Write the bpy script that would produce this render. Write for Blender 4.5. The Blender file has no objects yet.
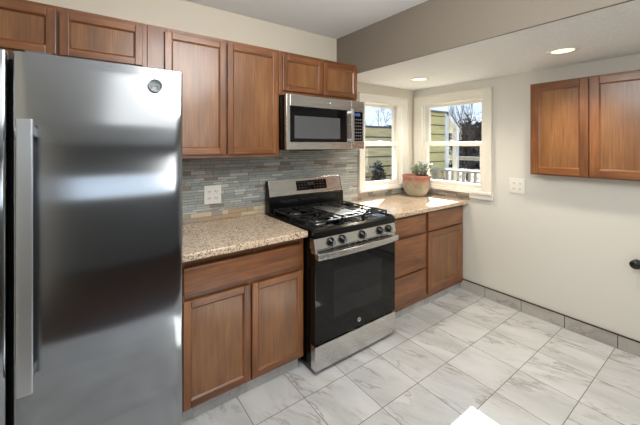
import bpy, bmesh, math, random
from mathutils import Vector, Matrix, noise as mnoise
random.seed(7)
PI = math.pi
scene = bpy.context.scene
C = scene.collection

# ------------------------------------------------------------------ camera
cam_d = bpy.data.cameras.new('camera')
cam = bpy.data.objects.new('camera', cam_d); C.objects.link(cam)
cam.location = (-3.0931, -2.3373, 1.4647)
cam.rotation_euler = (PI/2, 0, -0.6276)
cam_d.sensor_width = 36.0
cam_d.lens = 36.0*316.28/640
cam_d.shift_x = 0.0039
cam_d.shift_y = -0.1053
cam_d.clip_start = 0.02
scene.camera = cam

# ------------------------------------------------------------------ world, sun, area lights, exposure
world = bpy.data.worlds.new('sky'); scene.world = world
world.use_nodes = True
wn, wl = world.node_tree.nodes, world.node_tree.links
wn.clear()
w_out = wn.new('ShaderNodeOutputWorld'); w_bg = wn.new('ShaderNodeBackground')
w_tc = wn.new('ShaderNodeTexCoord'); w_sep = wn.new('ShaderNodeSeparateXYZ')
w_ramp = wn.new('ShaderNodeValToRGB')
w_ramp.color_ramp.elements[0].position = 0.0; w_ramp.color_ramp.elements[0].color = (0.80, 0.89, 1.0, 1)
w_ramp.color_ramp.elements[1].position = 0.55; w_ramp.color_ramp.elements[1].color = (0.22, 0.42, 0.85, 1)
wl.new(w_tc.outputs['Generated'], w_sep.inputs[0]); wl.new(w_sep.outputs['Z'], w_ramp.inputs[0])
wl.new(w_ramp.outputs[0], w_bg.inputs['Color']); w_bg.inputs['Strength'].default_value = 1.0
wl.new(w_bg.outputs[0], w_out.inputs[0])

sun_d = bpy.data.lights.new('sun', 'SUN'); sun_d.energy = 28.0; sun_d.angle = math.radians(0.5)
sun_d.color = (1.0, 0.96, 0.90)
sun = bpy.data.objects.new('sun', sun_d); C.objects.link(sun)
sun.rotation_euler = Vector((-1.29, -0.83, -1.0)).to_track_quat('-Z', 'Y').to_euler()
sun.location = (6, 4, 6)

def area(name, loc, rot, sx, sy, energy, color):
    d = bpy.data.lights.new(name, 'AREA'); d.shape = 'RECTANGLE'; d.size = sx; d.size_y = sy
    d.energy = energy; d.color = color
    o = bpy.data.objects.new(name, d); C.objects.link(o); o.location = loc; o.rotation_euler = rot
    return o
# daylight coming in through the window of the rear wall
area('rear_window_daylight', (-2.3, -4.78, 1.61), (PI/2, 0, 0), 2.5, 0.44, 2.6, (0.80, 0.90, 1.0))
# added broad overhead fill behind the camera, not a real fixture
area('overhead_fill_light', (-2.2, -2.85, 2.46), (0, 0, 0), 1.5, 1.4, 10, (1.0, 0.985, 0.96))
# added unseen point fill, the first one far back in the room
def point_fill(loc, energy, radius, color):
    d = bpy.data.lights.new('added_point_fill', 'POINT'); d.energy = energy; d.color = color; d.shadow_soft_size = radius
    o = bpy.data.objects.new('added_point_fill', d); C.objects.link(o); o.location = loc
point_fill((-1.6, -4.0, 1.75), 16, 0.35, (1.0, 0.97, 0.92))
# second added fill, above the view, stronger on wall cabinets than base ones
point_fill((-2.35, -1.65, 2.28), 44, 0.40, (1.0, 0.98, 0.95))

scene.view_settings.view_transform = 'Standard'
scene.view_settings.look = 'None'
scene.view_settings.exposure = 0.6
scene.view_settings.gamma = 1.0
scene.view_settings.use_curve_mapping = False

# ------------------------------------------------------------------ materials
def s2l(r, g, b):
    f = lambda c: (c/255/12.92) if c/255 <= 0.04045 else ((c/255+0.055)/1.055)**2.4
    return (f(r), f(g), f(b), 1)

class N:
    """tiny node-tree helper"""
    def __init__(self, name):
        self.m = bpy.data.materials.new(name); self.m.use_nodes = True
        self.t = self.m.node_tree; self.n = self.t.nodes; self.l = self.t.links
        self.b = self.n['Principled BSDF']
    def add(self, typ, **kw):
        nd = self.n.new(typ)
        for k, v in kw.items(): setattr(nd, k, v)
        return nd
    def link(self, a, b): self.l.new(a, b)
    def val(self, sock, v):
        if hasattr(v, 'is_output'): self.l.new(v, sock)
        else: sock.default_value = v
    def math(self, op, a, b=0.0, c=0.0, clamp=False):
        nd = self.add('ShaderNodeMath', operation=op); nd.use_clamp = clamp
        self.val(nd.inputs[0], a); self.val(nd.inputs[1], b)
        if len(nd.inputs) > 2: self.val(nd.inputs[2], c)
        return nd.outputs[0]
    def mix(self, f, a, b, blend='MIX'):
        nd = self.add('ShaderNodeMix', data_type='RGBA', blend_type=blend)
        self.val(nd.inputs[0], f); self.val(nd.inputs[6], a); self.val(nd.inputs[7], b)
        return nd.outputs[2]
    def coord(self, scale=(1, 1, 1), rot=(0, 0, 0), rnd=0.0):
        tc = self.add('ShaderNodeTexCoord'); mp = self.add('ShaderNodeMapping')
        src = tc.outputs['Object']
        if rnd:
            oi = self.add('ShaderNodeObjectInfo')
            va = self.add('ShaderNodeVectorMath', operation='MULTIPLY_ADD')
            self.link(src, va.inputs[0]); va.inputs[1].default_value = (1, 1, 1)
            sc = self.add('ShaderNodeVectorMath', operation='SCALE'); sc.inputs[0].default_value = (rnd, rnd*.7, rnd*1.3)
            self.link(oi.outputs['Random'], sc.inputs[3]); self.link(sc.outputs[0], va.inputs[2]); src = va.outputs[0]
        self.link(src, mp.inputs[0]); mp.inputs['Scale'].default_value = scale; mp.inputs['Rotation'].default_value = rot
        return mp.outputs[0]
    def noise(self, vec, scale, detail=3.0, rough=0.5, dist=0.0):
        nd = self.add('ShaderNodeTexNoise')
        self.link(vec, nd.inputs['Vector']); nd.inputs['Scale'].default_value = scale
        nd.inputs['Detail'].default_value = detail; nd.inputs['Roughness'].default_value = rough
        nd.inputs['Distortion'].default_value = dist
        return nd.outputs['Fac']
    def ramp(self, fac, stops):
        nd = self.add('ShaderNodeValToRGB'); self.link(fac, nd.inputs[0]); e = nd.color_ramp.elements
        while len(e) < len(stops): e.new(0.5)
        for i, (p, c) in enumerate(stops): e[i].position = p; e[i].color = c
        return nd.outputs[0]
    def bump(self, h, strength, dist=0.001):
        nd = self.add('ShaderNodeBump'); self.link(h, nd.inputs['Height'])
        nd.inputs['Strength'].default_value = strength; nd.inputs['Distance'].default_value = dist
        self.link(nd.outputs[0], self.b.inputs['Normal'])
    def set(self, color=None, rough=None, metal=None, **kw):
        if color is not None: self.val(self.b.inputs['Base Color'], color)
        if rough is not None: self.val(self.b.inputs['Roughness'], rough)
        if metal is not None: self.val(self.b.inputs['Metallic'], metal)
        for k, v in kw.items(): self.val(self.b.inputs[k], v)
        return self

def plain(name, color, rough=0.5, metal=0.0, var=0.06, scale=30.0, **kw):
    m = N(name); v = m.coord()
    f = m.noise(v, scale, 2.0)
    k = 1-var; d = (color[0]*k, color[1]*k, color[2]*k, 1)
    m.set(m.mix(f, color, d), rough, metal, **kw)
    return m.m

def wood(name, vertical, stops):
    m = N(name)
    def dirv(k, rnd): return m.coord((1, 1, k) if vertical else (k, 1, 1), rnd=rnd)
    g = m.noise(dirv(.07, 9.0), 48.0, 5.0, 0.62, 0.5)
    blot = m.noise(dirv(.3, 5.0), 6.0, 3.0, 0.55, 0.4)
    fine = m.noise(dirv(.018, 3.0), 210.0, 3.0, 0.6)
    f = m.math('ADD', m.math('MULTIPLY', g, 0.42), m.math('MULTIPLY', blot, 0.58))
    col = m.ramp(f, [(0.32, stops[0]), (0.50, stops[1]), (0.68, stops[2])])
    pore = m.math('MULTIPLY', m.math('SUBTRACT', fine, 0.46), 3.2, clamp=True)
    col = m.mix(m.math('MULTIPLY', pore, 0.62), col, stops[3])
    m.set(col, 0.34)
    m.b.inputs['Coat Weight'].default_value = 0.45; m.b.inputs['Coat Roughness'].default_value = 0.20
    m.bump(fine, 0.10, 0.0005)
    return m.m

ROT = 0.0
def steel(name, base, rough, horizontal=True, aniso=0.0):
    m = N(name)
    v = m.coord((0.015, 1, 1) if horizontal else (1, 1, 0.015))
    f = m.noise(v, 500.0, 2.0)
    m.set(m.mix(f, base, (base[0]*.98, base[1]*.98, base[2]*.98, 1)), m.math('ADD', m.math('MULTIPLY', f, 0.03), rough-0.015), 1.0)
    if aniso: m.bump(f, 0.003, 0.0002)
    if aniso:
        tg = m.add('ShaderNodeTangent', direction_type='RADIAL', axis='Z')
        m.link(tg.outputs[0], m.b.inputs['Tangent'])
        m.b.inputs['Anisotropic'].default_value = aniso; m.b.inputs['Anisotropic Rotation'].default_value = ROT
    return m.m

def marble(name, base, vein, soft, grid=None, grout=None, rough=0.22):
    """grid = (x0, y0, size): tiles with grout lines in the object's own x/y"""
    m = N(name)
    tc = m.add('ShaderNodeTexCoord'); src = tc.outputs['Object']
    vec = src
    if grid:
        x0, y0, s = grid
        sep = m.add('ShaderNodeSeparateXYZ'); m.link(src, sep.inputs[0])
        u = m.math('DIVIDE', m.math('SUBTRACT', sep.outputs[0], x0), s)
        w = m.math('DIVIDE', m.math('SUBTRACT', sep.outputs[1], y0), s)
        cmb = m.add('ShaderNodeCombineXYZ')
        m.link(m.math('FLOOR', u), cmb.inputs[0]); m.link(m.math('FLOOR', w), cmb.inputs[1])
        wh = m.add('ShaderNodeTexWhiteNoise', noise_dimensions='3D'); m.link(cmb.outputs[0], wh.inputs['Vector'])
        va = m.add('ShaderNodeVectorMath', operation='MULTIPLY_ADD')
        m.link(wh.outputs['Color'], va.inputs[0]); va.inputs[1].default_value = (3, 3, 3); m.link(src, va.inputs[2])
        vec = va.outputs[0]
    m1 = m.add('ShaderNodeMapping'); m.link(vec, m1.inputs[0]); m1.inputs['Rotation'].default_value = (0, 0, -0.33)
    mp = m.add('ShaderNodeMapping'); m.link(m1.outputs[0], mp.inputs[0]); mp.inputs['Scale'].default_value = (1.5, 0.45, 1.0)
    n1 = m.noise(mp.outputs[0], 3.0, 7.0, 0.62, 0.35)
    d1 = m.math('ABSOLUTE', m.math('SUBTRACT', n1, 0.5))
    v1 = m.math('SUBTRACT', 1.0, m.math('DIVIDE', d1, 0.026), clamp=True)
    n2 = m.noise(mp.outputs[0], 7.0, 6.0, 0.62, 0.3)
    d2 = m.math('ABSOLUTE', m.math('SUBTRACT', n2, 0.47))
    v2 = m.math('MULTIPLY', m.math('SUBTRACT', 1.0, m.math('DIVIDE', d2, 0.02), clamp=True), 0.28)
    mk = m.noise(vec, 3.4, 2.0)
    mask = m.math('MULTIPLY', m.math('SUBTRACT', mk, 0.40), 5.0, clamp=True)
    vv = m.math('MULTIPLY', m.math('MAXIMUM', v1, v2), mask)
    cloud = m.noise(mp.outputs[0], 3.0, 4.0, 0.6, 0.6)
    col = m.mix(m.ramp(cloud, [(0.38, (0, 0, 0, 1)), (0.72, (1, 1, 1, 1))]), base, soft)
    col = m.mix(m.math('MULTIPLY', vv, 0.62), col, vein)
    rg = rough
    if grid:
        def edge(t):
            fr = m.math('FRACT', t)
            return m.math('MINIMUM', fr, m.math('SUBTRACT', 1.0, fr))
        e = m.math('MINIMUM', edge(u), edge(w))
        gl = m.math('LESS_THAN', e, 0.0060)
        col = m.mix(gl, col, grout)
        rg = m.math('ADD', m.math('MULTIPLY', gl, 0.6), rough)
        m.bump(m.math('SUBTRACT', 1.0, gl), 0.4, 0.001)
    m.set(col, rg)
    return m.m

def granite():
    m = N('speckled_granite')
    v = m.coord()
    def vor(scale):
        nd = m.add('ShaderNodeTexVoronoi'); m.link(v, nd.inputs['Vector']); nd.inputs['Scale'].default_value = scale
        return nd
    a = vor(190.0); b = vor(120.0)
    sa = m.add('ShaderNodeSeparateColor'); m.link(a.outputs['Color'], sa.inputs[0])
    sb = m.add('ShaderNodeSeparateColor'); m.link(b.outputs['Color'], sb.inputs[0])
    base = m.ramp(sa.outputs[0], [(0.0, s2l(204, 178, 146)), (0.35, s2l(222, 202, 176)), (0.65, s2l(190, 162, 134)), (1.0, s2l(230, 220, 204))])
    dark = m.math('GREATER_THAN', sb.outputs[1], 0.86)
    dk2 = m.math('GREATER_THAN', sa.outputs[2], 0.91)
    cl = m.noise(v, 9.0, 3.0)
    col = m.mix(m.math('MULTIPLY', dark, m.math('MULTIPLY', cl, 1.3)), base, s2l(104, 82, 64))
    col = m.mix(m.math('MULTIPLY', dk2, 0.85), col, s2l(62, 54, 48))
    m.set(col, 0.14)
    return m.m

def paint(name, color, bumpy=0.05, scale=220.0, rough=0.6):
    m = N(name); v = m.coord(); f = m.noise(v, scale, 3.0)
    k = .97
    m.set(m.mix(m.noise(v, 1.5, 2.0), color, (color[0]*k, color[1]*k, color[2]*k, 1)), rough)
    m.bump(f, bumpy, 0.002)
    return m.m

def textured_ceiling():
    m = N('textured_white_ceiling'); v = m.coord()
    f = m.noise(v, 55.0, 4.0, 0.65, 0.5)
    h = m.ramp(f, [(0.45, (0, 0, 0, 1)), (0.6, (1, 1, 1, 1))])
    m.set(s2l(244, 244, 242), 0.75); m.bump(h, 0.65, 0.006)
    return m.m

def glass_pane():
    m = bpy.data.materials.new('window_glass'); m.use_nodes = True
    n, l = m.node_tree.nodes, m.node_tree.links; n.clear()
    o = n.new('ShaderNodeOutputMaterial'); mx = n.new('ShaderNodeMixShader')
    t = n.new('ShaderNodeBsdfTransparent'); g = n.new('ShaderNodeBsdfGlossy'); g.inputs['Roughness'].default_value = 0.02
    lw = n.new('ShaderNodeLayerWeight'); pw = n.new('ShaderNodeMath'); pw.operation = 'POWER'; pw.inputs[1].default_value = 5.0
    fr = n.new('ShaderNodeMath'); fr.operation = 'MULTIPLY_ADD'; fr.inputs[1].default_value = 0.9; fr.inputs[2].default_value = 0.03
    l.new(lw.outputs['Facing'], pw.inputs[0]); l.new(pw.outputs[0], fr.inputs[0])
    t.inputs[0].default_value = (0.95, 0.97, 0.97, 1)
    l.new(fr.outputs[0], mx.inputs[0]); l.new(t.outputs[0], mx.inputs[1]); l.new(g.outputs[0], mx.inputs[2]); l.new(mx.outputs[0], o.inputs[0])
    return m

def emit(name, color, strength):
    m = N(name); m.set((0.02, 0.02, 0.02, 1), 0.4)
    m.b.inputs['Emission Color'].default_value = color; m.b.inputs['Emission Strength'].default_value = strength
    return m.m

def siding(name, c1, c2):
    m = N(name); v = m.coord((0.15, 0.15, 1))
    f = m.noise(v, 12.0, 4.0, 0.6)
    m.set(m.ramp(f, [(0.3, c1), (0.7, c2)]), 0.75)
    return m.m

def pot_clay():
    m = N('weathered_terracotta'); v = m.coord()
    sep = m.add('ShaderNodeSeparateXYZ'); m.link(v, sep.inputs[0])
    f = m.noise(v, 11.0, 4.0, 0.6)
    lime = m.math('ADD', m.math('MULTIPLY', f, 0.9), m.math('MULTIPLY', sep.outputs[2], -2.2))
    col = m.mix(m.ramp(lime, [(0.05, (0, 0, 0, 1)), (0.26, (1, 1, 1, 1))]), s2l(152, 102, 86), s2l(162, 152, 134))
    g = m.noise(v, 15.0, 3.0)
    band = m.math('SUBTRACT', 1.0, m.math('MULTIPLY', m.math('ABSOLUTE', m.math('SUBTRACT', sep.outputs[2], 0.115)), 16.0), clamp=True)
    moss = m.math('MULTIPLY', band, m.ramp(g, [(0.48, (0, 0, 0, 1)), (0.6, (1, 1, 1, 1))]))
    col = m.mix(m.math('MULTIPLY', moss, 0.75), col, s2l(120, 138, 112))
    m.set(col, 0.8); m.bump(f, 0.2, 0.002)
    return m.m

FRAME = [s2l(90, 50, 24), s2l(128, 78, 40), s2l(156, 103, 58), s2l(58, 31, 16)]
PANEL = [s2l(104, 66, 36), s2l(132, 87, 49), s2l(154, 108, 65), s2l(76, 46, 25)]
M = dict(
    wood_v=wood('stained_wood_vertical', True, FRAME), wood_h=wood('stained_wood_level', False, FRAME),
    wood_p=wood('stained_oak_veneer_panel', True, PANEL),
    wood_in=plain('cabinet_dark_inside', s2l(62, 36, 22), 0.6),
    steel=steel('brushed_stainless', (0.62, 0.61, 0.59, 1), 0.27),
    steel_f=steel('fridge_stainless', (0.31, 0.328, 0.35, 1), 0.14, True, 0.9),
    steel_l=steel('handle_stainless', (0.56, 0.59, 0.62, 1), 0.33, False),
    fr_side=plain('fridge_grey_side', s2l(88, 90, 92), 0.5),
    seal=plain('black_rubber_seal', s2l(22, 24, 26), 0.6),
    black=plain('black_enamel', s2l(12, 12, 13), 0.18, **{'Specular IOR Level': 0.35}),
    blackm=plain('black_cast_iron', s2l(24, 24, 25), 0.45),
    bglass=plain('black_oven_glass', s2l(7, 7, 8), 0.05, **{'Specular IOR Level': 0.3}),
    bgrid=plain('oven_window_glass', s2l(25, 26, 27), 0.07, **{'Specular IOR Level': 0.3}),
    mwglass=plain('microwave_screen', s2l(86, 88, 90), 0.2, 0.0),
    key=plain('keypad_grey', s2l(120, 124, 130), 0.5),
    lcd=emit('clock_display_blue', s2l(70, 110, 190), 0.35),
    lcdr=emit('range_display_amber', s2l(150, 70, 40), 0.02),
    alu=plain('burner_alloy', s2l(150, 150, 150), 0.35, 1.0),
    badge=plain('satin_silver_badge', s2l(150, 156, 160), 0.55, 0.2),
    chrome=plain('polished_emblem', s2l(205, 208, 212), 0.2, 1.0),
    granite=granite(),
    floor=marble('marble_floor_tile', s2l(203, 205, 206), s2l(134, 124, 112), s2l(176, 178, 178), (-0.197, -0.81, 0.3135), s2l(104, 98, 92), 0.20),
    tile=marble('grey_marble_base_tile', s2l(186, 182, 176), s2l(118, 108, 100), s2l(156, 152, 148), None, None, 0.3),
    ttile=marble('toe_kick_marble', s2l(190, 190, 188), s2l(150, 140, 128), s2l(172, 172, 172), None, None, 0.3),
    dfloor=wood('dark_plank_floor', False, [s2l(48, 30, 20), s2l(66, 42, 28), s2l(84, 56, 38), s2l(36, 22, 14)]),
    grout=plain('tile_grout', s2l(88, 88, 85), 0.8),
    bronze=plain('bronze_edge_strip', s2l(66, 44, 34), 0.45),
    wall=paint('cream_wall_paint', s2l(216, 208, 192)),
    slate=paint('slate_grey_wall_paint', s2l(112, 114, 116)),
    wallr=paint('off_white_wall_paint', s2l(216, 214, 206)),
    taupe=paint('taupe_header_paint', s2l(122, 113, 101)),
    ceil=paint('smooth_white_ceiling', s2l(236, 239, 242), 0.03),
    tceil=textured_ceiling(),
    white=plain('white_window_paint', s2l(228, 224, 214), 0.35, 0.0, 0.03),
    plate=plain('white_outlet_plastic', s2l(228, 226, 220), 0.35, 0.0, 0.02),
    slot=plain('outlet_slot_dark', s2l(60, 58, 56), 0.6),
    glass=glass_pane(),
    lamp=emit('warm_lamp_lens', (1.0, 0.80, 0.50, 1), 1.5),
    can=plain('white_lamp_trim', s2l(225, 222, 215), 0.4, 0.0, 0.02),
    knob=plain('black_iron_knob', s2l(14, 14, 15), 0.3),
    pot=pot_clay(),
    soil=plain('dark_potting_soil', s2l(58, 42, 32), 0.95, 0.0, 0.5, 90),
    leaf=plain('grey_green_succulent_leaf', s2l(150, 162, 140), 0.5, 0.0, 0.35, 18),
    stem=plain('brown_plant_stem', s2l(98, 82, 62), 0.8),
    yell=siding('yellow_lap_siding', s2l(196, 178, 104), s2l(224, 210, 140)),
    fence=siding('weathered_fence_board', s2l(150, 134, 92), s2l(200, 184, 128)),
    deckw=siding('weathered_deck_wood', s2l(138, 130, 116), s2l(180, 172, 156)),
    bark=plain('grey_brown_bark', s2l(78, 66, 58), 0.9, 0.0, 0.4, 12),
    dgreen=plain('dull_brown_twigs', s2l(104, 94, 78), 0.8, 0.0, 0.5, 6),
    lawn=plain('winter_lawn', s2l(56, 51, 36), 0.95, 0.0, 0.35, 3),
    shrub=plain('dark_shrub_leaf', s2l(52, 56, 46), 0.8, 0.0, 0.4, 9), ddeck_shade=siding('dark_decking_and_gap_shade', s2l(44, 38, 32), s2l(62, 54, 46)),
    roof=plain('grey_roof_felt', s2l(110, 108, 106), 0.8),
)
MOS = [plain('mosaic_grey_glass', s2l(170, 173, 168), 0.12), plain('mosaic_green_grey', s2l(156, 163, 161), 0.12),
       plain('mosaic_pale_grey', s2l(190, 191, 185), 0.2), plain('mosaic_taupe_stone', s2l(142, 132, 121), 0.4, 0, .2, 60),
       plain('mosaic_mushroom', s2l(170, 161, 149), 0.35, 0, .15, 60), plain('mosaic_dark_grey', s2l(138, 142, 141), 0.15),
       plain('mosaic_cream_stone', s2l(208, 192, 164), 0.4, 0, .12, 60), plain('mosaic_tan_stone', s2l(186, 162, 132), 0.4, 0, .15, 60),
       M['grout']]

# ------------------------------------------------------------------ mesh helpers
class MB:
    def __init__(self): self.bm = bmesh.new()
    def box(self, x0, x1, y0, y1, z0, z1, mi=0):
        v = [self.bm.verts.new(p) for p in ((x0,y0,z0),(x1,y0,z0),(x1,y1,z0),(x0,y1,z0),(x0,y0,z1),(x1,y0,z1),(x1,y1,z1),(x0,y1,z1))]
        for q in ((0,3,2,1),(4,5,6,7),(0,1,5,4),(1,2,6,5),(2,3,7,6),(3,0,4,7)):
            f = self.bm.faces.new([v[i] for i in q]); f.material_index = mi
        return self
    def prism(self, pts, a, b, axis='x', mi=0):
        """profile polygon (2-D) swept from a to b along axis. x: pts are (y,z); y: (x,z); z: (x,y)"""
        def P(p, t): return {'x': (t, p[0], p[1]), 'y': (p[0], t, p[1]), 'z': (p[0], p[1], t)}[axis]
        A = [self.bm.verts.new(P(p, a)) for p in pts]; B = [self.bm.verts.new(P(p, b)) for p in pts]
        n = len(pts)
        fs = [self.bm.faces.new(A), self.bm.faces.new(B[::-1])]
        for i in range(n): fs.append(self.bm.faces.new((A[i], B[i], B[(i+1) % n], A[(i+1) % n])))
        for f in fs: f.material_index = mi
        return self
    def tube(self, pts, r, n=8, mi=0, cap=True):
        pts = [Vector(p) for p in pts]; rs = r if isinstance(r, (list, tuple)) else [r]*len(pts)
        rings = []
        for i, p in enumerate(pts):
            d = (pts[min(i+1, len(pts)-1)] - pts[max(i-1, 0)]).normalized()
            a = d.orthogonal().normalized() if i == 0 else (a0 - d*a0.dot(d)).normalized()
            a0 = a; b = d.cross(a)
            rings.append([self.bm.verts.new(p + (a*math.cos(2*PI*k/n) + b*math.sin(2*PI*k/n))*rs[i]) for k in range(n)])
        for i in range(len(rings)-1):
            for k in range(n):
                f = self.bm.faces.new((rings[i][k], rings[i][(k+1) % n], rings[i+1][(k+1) % n], rings[i+1][k])); f.smooth = True; f.material_index = mi
        if cap:
            for R in (rings[0][::-1], rings[-1]):
                f = self.bm.faces.new(R); f.material_index = mi
        return self
    def lathe(self, prof, n=32, mi=0, mat=None):
        """prof = [(r, z)...] about z; mat = 4x4 placing it"""
        mat = mat or Matrix(); rings = []
        for r, z in prof:
            if r < 1e-6: rings.append([self.bm.verts.new(mat @ Vector((0, 0, z)))])
            else: rings.append([self.bm.verts.new(mat @ Vector((r*math.cos(2*PI*k/n), r*math.sin(2*PI*k/n), z))) for k in range(n)])
        for A, B in zip(rings, rings[1:]):
            for k in range(n):
                k2 = (k+1) % n
                vs = [A[0], B[k2], B[k]] if len(A) == 1 else [A[k], A[k2], B[0]] if len(B) == 1 else [A[k], A[k2], B[k2], B[k]]
                f = self.bm.faces.new(vs[::-1] if len(A) == 1 and False else vs); f.smooth = True; f.material_index = mi
        return self
    def quad(self, pts, mi=0):
        f = self.bm.faces.new([self.bm.verts.new(p) for p in pts]); f.material_index = mi; return self
    def build(self, name, mats, parent=None, bevel=0.0, seg=2, label=None, loc=None):
        bmesh.ops.recalc_face_normals(self.bm, faces=self.bm.faces)
        me = bpy.data.meshes.new(name); self.bm.to_mesh(me); self.bm.free()
        for mm in (mats if isinstance(mats, (list, tuple)) else [mats]): me.materials.append(mm)
        o = bpy.data.objects.new(name, me); C.objects.link(o)
        if parent: o.parent = parent
        if loc: o.location = loc
        if bevel:
            b = o.modifiers.new('bevel', 'BEVEL'); b.width = bevel; b.segments = seg; b.limit_method = 'ANGLE'; b.angle_limit = 0.7
            b.harden_normals = False
        if label: o['label'] = label
        return o

def thing(name, label, cat, loc=(0, 0, 0), rz=0.0, group=None):
    o = bpy.data.objects.new(name, None); C.objects.link(o); o.empty_display_size = 0.1
    o.location = loc; o.rotation_euler = (0, 0, rz); o['label'] = label; o['category'] = cat
    if group: o['group'] = group
    return o
def tag(o, label, cat, group=None, kind=None):
    o['label'] = label; o['category'] = cat
    if group: o['group'] = group
    if kind: o['kind'] = kind
    return o
def struct(o, label=None):
    o['kind'] = 'structure'
    if label: o['label'] = label
    return o
def wall_with_hole(name, axis, p0, p1, a0, a1, z1, holes, mat, z0=0.0):
    """axis 'y': wall between y=p0..p1 spanning x a0..a1; axis 'x': between x=p0..p1 spanning y a0..a1"""
    mb = MB()
    def bx(u0, u1, c0, c1):
        if u1-u0 < 1e-6 or c1-c0 < 1e-6: return
        if axis == 'y': mb.box(u0, u1, p0, p1, c0, c1)
        else: mb.box(p0, p1, u0, u1, c0, c1)
    cur = a0
    for h0, h1, c0, c1 in sorted(holes):
        bx(cur, h0, z0, z1); bx(h0, h1, z0, c0); bx(h0, h1, c1, z1); cur = h1
    bx(cur, a1, z0, z1)
    return struct(mb.build(name, mat))

# ------------------------------------------------------------------ room shell
ZC, ZL, XB = 2.4756, 2.100, -1.172
XL, YR = -3.80, -4.85
struct(MB().box(XL, 0.0, -2.45, 0.0, -0.12, 0.0).build('floor', M['floor']))
struct(MB().box(XL, 0.0, YR, -2.45, -0.12, 0.0).build('floor', M['dfloor']))
struct(MB().box(XL, XB, YR, 0.0, ZC, ZC+0.15).build('ceiling', M['ceil']))
struct(MB().box(XB+0.02, 0.0, YR, 0.0, ZL, ZL+0.15).build('ceiling', M['tceil']))
struct(MB().box(XB, XB+0.02, YR, 0.0, ZL, ZC+0.15).build('wall_header', M['taupe']))
WB = (-0.83, -0.21, 1.015, 1.925)      # back window opening  x0 x1 z0 z1
WR = (-0.815, -0.095, 1.015, 1.935)    # right window opening y0 y1 z0 z1
wall_with_hole('wall_back', 'y', 0.0, 0.14, XL-0.14, 0.14, ZC+0.15, [WB], M['wall'], -0.12)
wall_with_hole('wall_right', 'x', 0.0, 0.14, YR-0.14, 0.0, ZC+0.15, [WR], M['wallr'], -0.12)
struct(MB().box(XL-0.14, XL, YR-0.14, 0.0, -0.12, ZC+0.15).build('wall_left', M['wall']))
wall_with_hole('wall_rear', 'y', YR-0.14, YR, XL, 0.0, ZC+0.15, [(-3.6, -1.0, 1.37, 1.85)], M['slate'], -0.12)

# tile base along the right wall with its bronze edge
b = MB()
ys = [-0.57, -0.823, -1.137, -1.450, -1.764, -2.077, -2.391, -2.70, -3.01, -3.32, -3.64, -3.95, -4.26, -4.58, -4.84]
for a, c in zip(ys, ys[1:]): b.box(-0.012, 0.0, c+0.0025, a-0.0025, 0.0, 0.098, 0)
b.box(-0.009, 0.0, -4.84, -0.57, 0.0, 0.0975, 1)
b.box(-0.014, 0.0, -4.84, -0.57, 0.098, 0.106, 2)
struct(b.build('baseboard_right', [M['tile'], M['bronze'], M['bronze']], bevel=0.001))

# ------------------------------------------------------------------ windows (built in a frame where the wall is at y=0, room towards -y)
def make_window(name, root_loc, rz, x0, x1, z0, z1, cas, mid, sill):
    r = bpy.data.objects.new(name, None); C.objects.link(r); r.location = root_loc; r.rotation_euler = (0, 0, rz); r['kind'] = 'structure'
    c = MB()      # casing boards on the wall
    c.box(x0-cas, x0, -0.022, 0.0, z0-0.005, z1+cas); c.box(x1, x1+cas, -0.022, 0.0, z0-0.005, z1+cas); c.box(x0-0.001, x1+0.001, -0.022, 0.0, z1, z1+cas)
    c.box(x0-cas, x0-cas+0.016, -0.032, -0.02, z0-0.005, z1+cas); c.box(x1+cas-0.016, x1+cas, -0.032, -0.02, z0-0.005, z1+cas); c.box(x0-cas, x1+cas, -0.032, -0.02, z1+cas-0.016, z1+cas)
    c.build('casing', M['white'], r, bevel=0.003)
    j = MB()      # jamb lining with stops
    t = 0.018
    j.box(x0, x0+t, -0.02, 0.14, z0, z1); j.box(x1-t, x1, -0.02, 0.14, z0, z1); j.box(x0, x1, -0.02, 0.14, z1-t, z1); j.box(x0, x1, -0.02, 0.16, z0, z0+t)
    for xa in (x0+t, x1-t-0.012):
        j.box(xa, xa+0.012, 0.012, 0.026, z0+t, z1-t); j.box(xa, xa+0.012, 0.064, 0.072, z0+t, z1-t)
    j.build('jamb', M['white'], r, bevel=0.0015)
    sx0, sx1 = x0+t+0.001, x1-t-0.001
    def sash(nm, ya, yb, za, zb, bot, top):
        s = MB(); st = 0.042
        s.box(sx0, sx0+st, ya, yb, za, zb); s.box(sx1-st, sx1, ya, yb, za, zb)
        s.box(sx0+st, sx1-st, ya, yb, za, za+bot); s.box(sx0+st, sx1-st, ya, yb, zb-top, zb)
        o = s.build(nm, M['white'], r, bevel=0.003)
        ym = (ya+yb)/2
        MB().box(sx0+st-0.004, sx1-st+0.004, ym-0.002, ym+0.002, za+bot-0.004, zb-top+0.004).build('pane', M['glass'], o)
        return o
    sash('upper_sash', 0.074, 0.106, mid-0.015, z1-t, 0.04, 0.028)
    lo = sash('lower_sash', 0.028, 0.062, z0+t, mid+0.025, 0.045, 0.045)
    k = MB()      # sash lock on the meeting rail
    xm = (x0+x1)/2
    k.lathe([(0, 0), (0.016, 0), (0.016, 0.008), (0.010, 0.014), (0, 0.014)], 16, 0, Matrix.Translation((xm, 0.045, mid+0.025)))
    k.box(xm-0.03, xm+0.005, 0.038, 0.050, mid+0.034, mid+0.040)
    k.build('sash_lock', M['white'], lo, bevel=0.001)
    MB().box(sill[0], sill[1], -0.040, 0.02, z0-0.028, z0+0.002).build('sill', M['white'], r, bevel=0.005)
    if len(sill) > 2:
        MB().box(sill[2], sill[3], -0.024, 0.0, z0-0.075, z0-0.028).build('apron', M['white'], r, bevel=0.003)
    return r
make_window('window_1', (0, 0, 0), 0, WB[0], WB[1], WB[2], WB[3], 0.068, 1.475, (-0.90, -0.14))
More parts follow.
